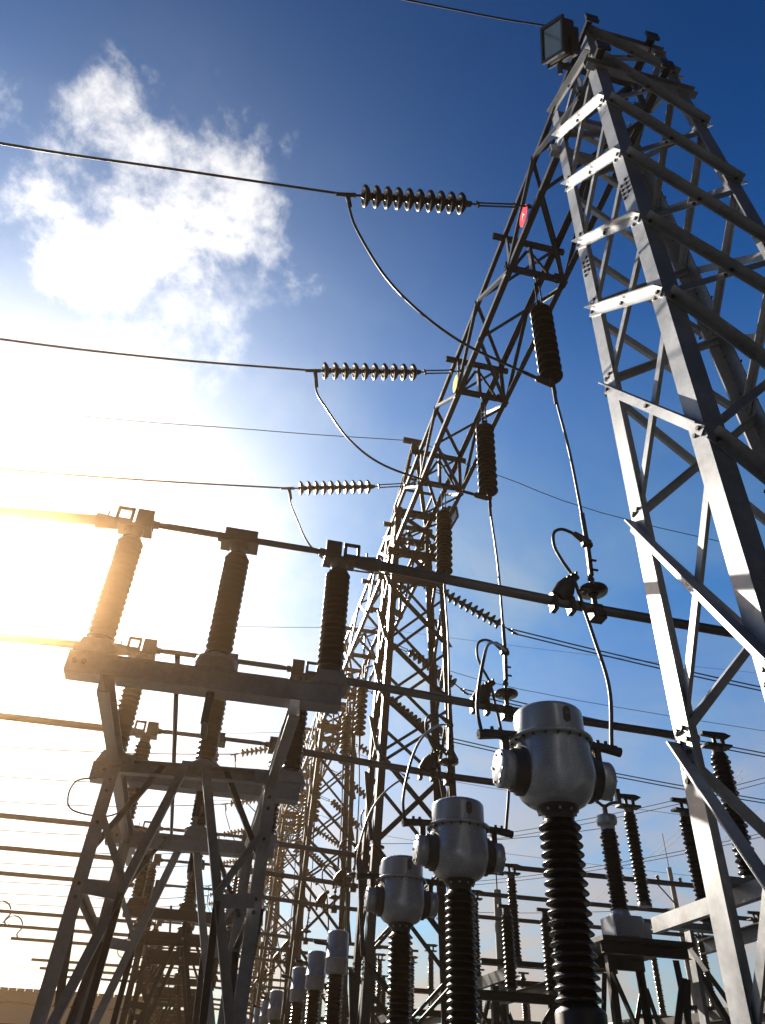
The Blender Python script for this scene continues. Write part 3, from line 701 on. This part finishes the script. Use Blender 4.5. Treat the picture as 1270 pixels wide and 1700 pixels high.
# bus tubes
ENDL = [[(-1.48, 5.63, 5.60), (-2.28, 5.63, 5.52), (-3.4, 5.6, 5.36), (-6, 5.5, 5.2)], [(-1.48, 8.10, 5.60), (-2.69, 8.1, 5.555), (-6, 8.1, 5.40)], [(-1.48, 10.57, 5.60), (-3.13, 10.6, 5.61), (-7, 10.6, 5.6)]]
ENDR = [6.0, 5.92, 5.95]
for i, y in enumerate(PHY):
    b = MB().tube([(1.06, y, 5.60), (1.12, y, 5.60), (1.13, y, 5.60)], [.066, .066, .05], 16).tube([(1.13, y, 5.60), (3.3, y, 5.50), (ENDR[i], y, 5.46)], .05, 16)
    w = tag(b.build('bus_tube', ALU, None, (1.06, y, 5.60)), '', 'bus tube', 'aluminium tubes right of the left switches')
    along(w, 'long grey aluminium bus tube crossing to the right, %s of three nearest' % PH[i], 'aluminium bus tube crossing to the right in the %%s bay, %s of three' % PH[i])
    b = MB().tube(spline(ENDL[i], 5), .05, 14)
    w = tag(b.build('bus_tube', ALU, None, ENDL[i][0]), 'sunlit bus tube running off the left edge, %s of three nearest' % PH[i], 'bus tube', 'aluminium tubes left of the left switches')
    b = MB().tube([(-1.48, y+BAY, 5.60), (-9, y+BAY, 5.60)], .05, 12)
    w = tag(b.build('bus_tube', ALU, None, (-1.48, y+BAY, 5.6)), 'bus tube running left in the second bay, %s of three' % PH[i], 'bus tube', 'aluminium tubes left of the left switches')
    b = MB().tube([(-1.48, y+2*BAY, 5.60), (-6.0, y+2*BAY, 5.60)], .05, 12)
    w = tag(b.build('bus_tube', ALU, None, (-1.48, y+2*BAY, 5.6)), 'bus tube ending at a looped lead in the third bay, %s of three' % PH[i], 'bus tube', 'aluminium tubes left of the left switches')
    copy_tree(w, (0, BAY, 0), label='bus tube ending at the left in the fourth bay, %s of three' % PH[i])
    # post and loop where the third bay tubes end
    yy = y+2*BAY; t = thing('post_insulator', (-6.15, yy, 0), 'tubed post insulator with looped lead at far left, %s of three' % PH[i], 'insulator', 'posts at the far left tube ends')
    MB().lathe([(.14, 0), (.12, 2.6), (.15, 2.62), (.15, 2.7)], (-6.55, yy, 0), (0, 0, 1), 12).build('post', POLE, t)
    MB().lathe(sheds(2.2, 24, .10, .17), (-6.55, yy, 2.7), (0, 0, 1), 14).build('porcelain', PORC, t)
    MB().lathe([(.17, 0), (.17, .22), (.08, .3)], (-6.55, yy, 4.9), (0, 0, 1), 14).build('top_cap', IRON, t)
    MB().tube(spline([(-6.5, yy, 5.2), (-6.55, yy, 5.5), (-6.45, yy, 5.95), (-6.2, yy, 6.25), (-5.9, yy, 6.2), (-5.75, yy, 5.95), (-5.85, yy, 5.75), (-5.8, yy, 5.62)], 6), .022, 8).build('loop_lead', WIRE, t)

# ------------------------------------------------------------------ right hand switch stand behind the near tower leg
def make_post(x, y, z0, z1, r, label, group='porcelain posts on the right'):
    t = thing('post_insulator', (x, y, z0), label, 'insulator', group)
    MB().lathe([(.10, 0), (.10, .04), (.08, .07)], (x, y, z0), (0, 0, 1), 18).build('base_cap', ALU, t)
    MB().lathe(sheds(z1-z0-.15, 22, r*.64, r, .12), (x, y, z0+.07), (0, 0, 1), 24).build('porcelain', PORC, t)
    MB().lathe([(.07, 0), (.075, .02), (.075, .08)], (x, y, z1-.08), (0, 0, 1), 18).build('top_cap', ALU, t)
    h = MB().box((x, y, z1+.02), (.36, .16, .03)).box((x-.06, y-.06, z1+.10), (.05, .02, .14)).box((x+.06, y-.06, z1+.10), (.05, .02, .14))
    h.prism([(-.18, 0), (.16, -.02), (.24, .03), (.14, .06), (-.18, .05)], (x, y-.03, z1+.15), (x, y+.03, z1+.15), V3((1, 0, 0)), V3((0, 0, 1)))
    h.build('terminal_head', IRON, t)
    return t
make_post(6.19, 8.13, 3.80, 5.38, .125, 'big dark porcelain post seen behind the near tower leg, upper of the pair')
make_post(7.20, 10.63, 3.80, 5.40, .115, 'dark porcelain post left of the near tower leg with string fittings on top')
make_post(6.24, 10.63, 3.98, 5.36, .105, 'dark ribbed post standing behind the right instrument transformer')
make_post(6.16, 15.50, 3.90, 5.44, .105, 'slim ribbed post right of the middle current transformer')
make_post(6.20, 18.0, 3.90, 5.44, .105, 'small ribbed post further behind the nearest current transformer, left one')
make_post(6.20, 20.5, 3.90, 5.44, .105, 'smallest ribbed post in the row behind the current transformers')
make_post(7.3, 15.5, 3.90, 5.44, .105, 'short ribbed post with bent top beside the instrument transformer')
make_post(6.2, 5.63, 3.80, 5.38, .125, 'dark porcelain post right of the near tower, nearest of its row')
t = thing('switch_stand', (6.7, 8.0, 0), 'lit steel stand at the lower right behind the near tower leg', 'steel stand', 'stands on the right of the gantry row')
for x, s in ((6.0, 1), (7.4, -1)):
    MB().channel((x, 5.3, 3.63), (x, 10.05 if s > 0 else 11.2, 3.63), .10, .18, .012, (s, 0, 0), (0, 0, 1)).build('side_beam', STEEL, t)
    for y in (6.6, 9.4):
        sy = 1 if y < 8 else -1
        MB().lbar((x-s*.10, y, 0), (x, y, 3.48), .13, .012, (s, 0, 0), (0, sy, 0)).build('leg', STEEL, t)
    for a_, c_b in ((.4, 3.3), (3.3, .4)):
        MB().lbar((x-s*.06-(.03 if a_ > 1 else 0), 6.65, a_), (x-s*.06-(.03 if a_ > 1 else 0), 9.35, c_b), .07, .008, (0, 0, 1), (s, 0, 0)).build('side_brace', STEEL2, t)
for y in PHY:
    MB().channel((5.7, y, 3.755), (8.2, y, 3.755), .22, .075, .010, (0, 1, 0), (0, 0, 1)).box((5.69, y, 3.77), (.012, .24, .17)).build('base_channel', STEEL, t)
for y in (6.6, 9.4):
    for a_, c_b in ((.6, 3.2), (3.2, .6)):
        MB().lbar((6.0, y+(.03 if a_ > 1 else .06), a_), (7.4, y+(.03 if a_ > 1 else .06), c_b), .07, .008, (0, 0, 1), (0, 1, 0)).build('cross_brace', STEEL2, t)
# second right hand stand, deeper
t2 = thing('switch_stand', (6.7, 18.0, 0), 'far steel stand under the ribbed posts right of the transformers', 'steel stand', 'stands on the right of the gantry row')
for x, s in ((6.0, 1), (7.4, -1)):
    MB().channel((x, 15.1, 3.70), (x, 20.9, 3.70), .10, .20, .012, (s, 0, 0), (0, 0, 1)).build('side_beam', STEEL2, t2)
    for y in (16.5, 19.5):
        MB().lbar((x-s*.10, y, 0), (x, y, 3.6), .13, .012, (s, 0, 0), (0, 1, 0)).build('leg', STEEL2, t2)
    for a_, c_b in ((.4, 3.4), (3.4, .4)):
        MB().lbar((x-s*.06-(.03 if a_ > 1 else 0), 16.55, a_), (x-s*.06-(.03 if a_ > 1 else 0), 19.45, c_b), .07, .008, (0, 0, 1), (s, 0, 0)).build('side_brace', STEEL2, t2)
for y in (15.5, 18.0, 20.5):
    MB().channel((5.4, y, 3.85), (8.2, y, 3.85), .22, .09, .010, (0, 1, 0), (0, 0, 1)).build('base_channel', STEEL2, t2)
for y in (16.5, 19.5):
    for a_, c_b in ((.6, 3.4), (3.4, .6)):
        MB().lbar((6.0, y+(.03 if a_ > 1 else .06), a_), (7.4, y+(.03 if a_ > 1 else .06), c_b), .07, .008, (0, 0, 1), (0, 1, 0)).build('cross_brace', STEEL2, t2)
for i, y in enumerate((15.5, 18.0, 20.5)):
    tag(MB().tube([(6.2, y, 5.58), (14, y, 5.58)], .05, 10).build('bus_tube', ALU, None, (6.2, y, 5.58)), 'dark bus tube low at the right behind the instrument transformer, %s of three' % PH[i], 'bus tube', 'low bus tubes on the right')
tag(MB().tube([(7.6, 14.0, 2.9), (7.6, 26.0, 2.9)], .06, 10).build('bus_tube', ALU, None, (7.6, 14, 2.9)), 'pale tube rising to the right below the instrument transformer platform', 'bus tube')

# instrument transformer on a platform
px, py = 5.27, 9.6
t = thing('instrument_transformer', (px, py, 3.27), 'slim black instrument transformer with grey base box on a steel platform', 'transformer')
MB().box((px, py, 3.46), (.42, .36, .28), None, 0, .015).box((px+.23, py, 3.43), (.16, .30, .22), None, 0, .01).box((px, py-.19, 3.46), (.24, .02, .20)).build('base_box', PAINT, t)
MB().lathe([(.13, 0), (.12, .04), (.10, .09)], (px, py, 3.60), (0, 0, 1), 22).build('base_cap', PAINT, t)
MB().lathe(sheds(.98, 20, .085, .125, .15), (px, py, 3.68), (0, 0, 1), 26).build('porcelain', PORC, t)
MB().lathe([(.10, 0), (.10, .06), (.135, .07), (.145, .10), (.145, .16), (.13, .19), (.03, .20)], (px, py, 4.66), (0, 0, 1), 8).build('head_cap', PAINT, t)
MB().tube([(px, py, 4.85), (px, py, 4.98)], .035, 10).tube(spline([(px-.20, py, 5.10), (px-.08, py, 5.02), (px, py, 4.98), (px+.1, py, 5.03), (px+.22, py, 5.06)], 5), .022, 8).box((px-.2, py, 5.13), (.10, .05, .06)).box((px+.23, py, 5.14), (.06, .06, .20)).build('terminal_clamp', ALU, t)
t = thing('platform', (5.2, 9.55, 0), 'dark square steel platform on braced legs under the instrument transformer', 'platform')
MB().box((5.2, 9.55, 3.235), (1.16, 1.28, .05)).channel((4.64, 9.0, 3.15), (5.76, 9.0, 3.15), .06, .12, .01, (0, -1, 0), (0, 0, 1)).channel((4.64, 10.1, 3.15), (5.76, 10.1, 3.15), .06, .12, .01, (0, 1, 0), (0, 0, 1)).build('deck', STEEL2, t)
for sx in (-1, 1):
    for sy in (-1, 1):
        MB().lbar((5.2+sx*.52, 9.55+sy*.5, 0), (5.2+sx*.46, 9.55+sy*.46, 3.09), .08, .009, (-sx, 0, 0), (0, -sy, 0)).build('leg', STEEL2, t)
for sy in (-1, 1):
    for z0, z1 in ((.5, 2.9), (2.9, .5)):
        MB().lbar((4.72, 9.55+sy*(.47+(.03 if z0 > 1 else 0)), z0), (5.68, 9.55+sy*(.47+(.03 if z0 > 1 else 0)), z1), .06, .007, (0, 0, 1), (0, sy, 0)).build('brace', STEEL2, t)
for sx in (-1, 1):
    for z0, z1 in ((.5, 2.9), (2.9, .5)):
        MB().lbar((5.2+sx*(.47+(.03 if z0 > 1 else 0)), 9.08, z0), (5.2+sx*(.47+(.03 if z0 > 1 else 0)), 10.02, z1), .06, .007, (0, 0, 1), (sx, 0, 0)).build('brace', STEEL2, t)

# ------------------------------------------------------------------ floodlights, phase plates
def make_flood(loc, nrm, tall, label):
    t = thing('floodlight', loc, label, 'floodlight', 'floodlights on the gantry')
    n_ = V3(nrm).normalized(); tz = V3(tall); tz = (tz-n_*tz.dot(n_)).normalized(); ty = -n_; tx = ty.cross(tz)
    M = Matrix((tx, ty, tz)).transposed()
    o = V3(loc); K = .72
    def bx(mb, c, sz, bev=0): mb.box(M @ (V3(c)*K)+o, [q*K for q in sz], M, 0, bev*K)
    b = MB(); bx(b, (0, .19, 0), (.46, .28, .56), .03); bx(b, (0, .40, 0), (.34, .20, .44), .02); b.build('housing', BLACK, t)
    b = MB()
    for c, sz in (((0, .03, .27), (.50, .06, .05)), ((0, .03, -.27), (.50, .06, .05)), ((.235, .03, 0), (.04, .06, .52)), ((-.235, .03, 0), (.04, .06, .52))): bx(b, c, sz)
    b.build('rim', BLACK, t)
    b = MB(); bx(b, (0, .035, 0), (.43, .012, .49)); b.build('lens', GLASS, t)
    b = MB(); bx(b, (0, .18, -.32), (.52, .05, .03)); bx(b, (.26, .18, -.18), (.02, .05, .30)); bx(b, (-.26, .18, -.18), (.02, .05, .30)); bx(b, (0, .18, -.42), (.06, .06, .20)); b.build('bracket', IRON, t)
    return t
make_flood((2.40, 2.85, 11.80), (-.86, -.12, -.45), (0, -.6, .75), 'boxy black floodlight with pale lens on the near tower top')
f2 = make_flood((4.25, 12.7, 12.3), (.80, -.35, -.45), (0, 0, 1), 'small floodlight sticking out right of the second tower')
b = MB(); 
def plate(x, y, z, w, h, matl, label, letter):
    t = thing('phase_plate', (x, y, z), label, 'sign', 'phase plates on the near beam')
    vs = []
    for dx in (0, -.006):
        for k in range(24):
            th = 2*math.pi*k/24; vs.append((x+dx, y+w/2*math.cos(th), z+h/2*math.sin(th)))
    MB().add(vs, [tuple(range(24)), tuple(range(47, 23, -1))]+[(k, 24+k, 24+(k+1) % 24, (k+1) % 24) for k in range(24)]).build('plate', matl, t)
    if letter:
        cu = bpy.data.curves.new('letter', 'FONT'); cu.body = letter; cu.size = h*.42; cu.extrude = .002; cu.align_x = 'CENTER'; cu.align_y = 'CENTER'
        tmp = bpy.data.objects.new('letter_tmp', cu); COL.objects.link(tmp)
        dg = bpy.context.evaluated_depsgraph_get(); me = bpy.data.meshes.new_from_object(tmp.evaluated_get(dg))
        bpy.data.objects.remove(tmp); me.materials.clear(); me.materials.append(WHITE)
        o = bpy.data.objects.new('letter', me); COL.objects.link(o); o.parent = t
        o.location = (-.009, 0, 0); o.rotation_euler = (R(90), 0, R(-90))
    return t
plate(2.76, 4.80, 11.25, .28, .36, RED, 'red oval phase plate with white letter A on the near beam', 'A')
plate(2.76, 7.95, 11.27, .28, .34, YELLOW, 'yellow phase plate on the near beam by the second tension string', None)

# ------------------------------------------------------------------ shield wires and distant wires
def wire(pts, r, label, group, sg=None):
    P_ = sag(pts[0], pts[1], sg, 20) if sg is not None else spline(pts, 6)
    return tag(MB().tube(P_, r, 5).build('overhead_wire', WIRE, None, pts[0]), label, 'cable', group)
wire([(2.45, 2.9, 12.45), (1.2, 2.95, 12.25), (-3, 3.1, 11.9), (-12, 3.4, 11.9)], .012, 'thin wire leaving the near tower top to the left', 'shield wires')
for i in range(4):
    wire([(XA-.3, YA+BAY*(i+1), 15.0), (-.6, YA+BAY*(i+1)+.1, 14.5), (-7, YA+BAY*(i+1)+.3, 13.9), (-22, YA+BAY*(i+1)+.9, 13.9)], .011, 'thin shield wire running left from the %s tower peak' % ORD[i+1], 'shield wires')
    wire([(XA+.3, YA+BAY*(i+1), 15.0), (5.56, YA+BAY*(i+1)+.0, 14.4), (12.39, YA+BAY*(i+1), 13.45), (40, YA+BAY*(i+1), 13.0)], .011, 'thin shield wire running right from the %s tower peak' % ORD[i+1], 'shield wires')

# ------------------------------------------------------------------ deeper rows on the right
tagn = ['front', 'middle', 'rear']
def rename(o, lab): o['label'] = lab; return o
posts3 = [o for o in COL.objects if o.name.startswith('post_insulator') and o.parent is None and o.get('group') == 'porcelain posts on the right' and abs(o.location.x-6.2) < .1 and o.location.y > 15 and o.location.y < 21]
posts3.sort(key=lambda o: o.location.y)
for k in (1, 2):
    copy_tree(t2, (0, BAY*k, 0), label='distant steel stand under ribbed posts, %s row right of the transformers' % ORD[k+1])
    for i, o in enumerate(posts3):
        copy_tree(o, (0, BAY*k, 0), label='distant ribbed post on the %s right hand stand, %s of its row' % (ORD[k+1], tagn[i]))
        copy_tree(o, (1.1, BAY*k, 0), label='distant ribbed post, right half of the %s far stand, %s of row' % (ORD[k+1], tagn[i]))
for k in (1, 2):
    copy_tree(t2, (7.0, BAY*(k-1)+2, 0), label='steel stand in the outer right row, %s from the camera' % ORD[k-1])
    for i, o in enumerate(posts3):
        copy_tree(o, (7.0, BAY*(k-1)+2, 0), label='ribbed post on the outer right stand, %s row, %s of three' % (ORD[k-1], tagn[i]))
# low frames crossing behind the transformers
def make_frame(y, x0, x1, h, label):
    t = thing('low_frame', ((x0+x1)/2, y, 0), label, 'steel frame', 'low lattice frames behind the transformers')
    for x in (x0, x1):
        MB().lbar((x, y, 0), (x, y, h), .10, .01, (1 if x == x0 else -1, 0, 0), (0, 1, 0)).build('leg', STEEL2, t)
    MB().channel((x0-.3, y, h), (x1+.3, y, h), .10, .14, .01, (0, -1, 0), (0, 0, 1)).build('beam', STEEL2, t)
    xm = (x0+x1)/2
    for a, b_, o_ in (((x0, 1.2), (x1, h-.1), -.03), ((x1, 1.2), (x0, h-.1), -.06)):
        MB().lbar((a[0], y+o_, a[1]), (b_[0], y+o_, b_[1]), .06, .007, (0, 0, 1), (0, -1, 0)).build('brace', STEEL2, t)
    for i in range(3):
        x = x0+(x1-x0)*(i+.0)/2
        p = MB().lathe([(.08, 0), (.08, .05)], (x, y, h+.07), (0, 0, 1), 12).build('base_cap', ALU, t)
        MB().lathe(sheds(1.1, 16, .07, .11), (x, y, h+.12), (0, 0, 1), 14).build('porcelain', PORC, t)
        MB().lathe([(.06, 0), (.06, .1)], (x, y, h+1.22), (0, 0, 1), 12).bar((x-.16, y, h+1.34), (x+.2, y, h+1.34), .06, .05).build('top_cap', IRON, t)
    return t
make_frame(13.6, 4.55, 6.0, 3.1, 'low braced frame with three small posts between middle and nearest transformer')
make_frame(21.5, 4.6, 6.6, 3.5, 'low braced frame with small posts behind the smallest drum transformer')
make_frame(29.0, 3.9, 6.6, 3.8, 'distant low frame with small posts right of the gantry towers')
make_frame(26.0, 9.0, 12.0, 3.8, 'distant low frame with small posts in the right background')

# ------------------------------------------------------------------ poles and far wires
def make_pole(x, y, h, arm, label):
    t = thing('utility_pole', (x, y, 0), label, 'pole', 'poles in the background')
    MB().lathe([(.17, 0), (.11, h)], (x, y, 0), (0, 0, 1), 12).build('shaft', POLE, t)
    MB().tube([(x, y, h), (x, y, h+1.6)], .02, 6).build('spike', IRON, t)
    if arm:
        MB().bar((x-1.6, y-.12, h-.8), (x+.5, y-.12, h-.8), .10, .12).build('cross_arm', IRON, t)
        MB().bar((x-.9, y-.12, h-.8), (x-.05, y-.12, h-1.7), .04, .05).build('arm_brace', IRON, t)
        for q in (-1.5, -.8, .4): MB().lathe(sheds(.3, 3, .05, .10), (x+q, y-.12, h-.74), (0, 0, 1), 10).build('pin_insulator', PORC, t)
    return t
make_pole(22.2, 35, 11.3, True, 'utility pole with crossarm far behind, left of the near tower leg')
make_pole(8.28, 22, 6.6, False, 'slim plain post standing right of the middle transformer')
make_pole(30, 46, 10.5, True, 'farther utility pole with crossarm near the right edge')
make_pole(-16, 48, 8.0, False, 'bare pole at the lower left beyond the tubes')
FW = [((9.83, 33.8, 11.0), (18.51, 21.88, 11.0)) , ((10.03, 34.45, 11.0), (18.81, 22.3, 11.0)) , ((11.6, 36.32, 10.0), (19.81, 24.76, 10.0)) , ((11.81, 36.99, 10.0), (20.08, 25.15, 10.0)) , ((28.32, 56.47, 14.0), (22.8, 28.63, 14.0)) , ((28.66, 56.11, 14.0), (23.43, 29.56, 14.0)) , ((5.94, 44.8, 28.0), (45.54, 42.27, 28.0)) , ((40.27, 81.53, 15.0), (28.7, 35.54, 15.0)) , ((40.56, 82.03, 12.0), (27.15, 31.33, 12.0)) , ((11.81, 40.21, 9.5), (24.62, 32.27, 9.5)) , ((5.25, 33.52, 10.5), (15.11, 27.63, 10.5)) ]
for i, (p, q) in enumerate(FW):
    o = wire([p, q], .013, 'thin far wire low in the right half of the sky', 'far wires crossing low at the right', .25)

# ------------------------------------------------------------------ low building at the far left
t = thing('storage_building', (-32, 66, 0), 'long low white building with dark red lower wall at the bottom left', 'building')
MB().box((-32, 66, 5.75), (60, 12, 1.7)).build('upper_wall', WALLM, t)
MB().box((-32, 66, 2.45), (60.1, 12.1, 4.9)).build('lower_wall', REDW, t)
rb = MB(); rb.prism([(-6.8, 6.55), (6.8, 6.55), (0, 8.4)], (-62.6, 66, 0), (-1.4, 66, 0), V3((0, 1, 0)), V3((0, 0, 1)))
r_ = rb.build('roof', ROOF, t)
gb = MB(); n = 0
x = -62.4
while x < -1.6:
    gb.box((x+.25, 59.15, 6.62), (.46, .14, .16)); x += .5
go = gb.build('eave_tiles', ROOF, r_)
MB().tube([(-62, 59.0, 5.9), (-2, 59.0, 5.9)], .07, 8).build('gutter_pipe', IRON, t)
for k in range(7):
    x = -58+k*8.6
    wf = MB().box((x, 59.93, 3.6), (2.2, .12, 1.5)).build('window', WHITE, t)
    MB().box((x, 59.86, 3.6), (1.9, .03, 1.2)).build('pane', GLASS, wf)

# same steel beyond the first bay, shade painted in by the darker copy
def shade_steel(o):
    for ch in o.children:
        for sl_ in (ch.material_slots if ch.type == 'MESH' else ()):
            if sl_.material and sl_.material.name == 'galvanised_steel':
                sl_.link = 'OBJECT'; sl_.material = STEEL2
        shade_steel(ch)
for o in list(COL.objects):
    if o.parent is None and o.name.split('.')[0] in ('switch_stand', 'disconnect_switch', 'voltage_transformer') and o.location.y > 14: shade_steel(o)
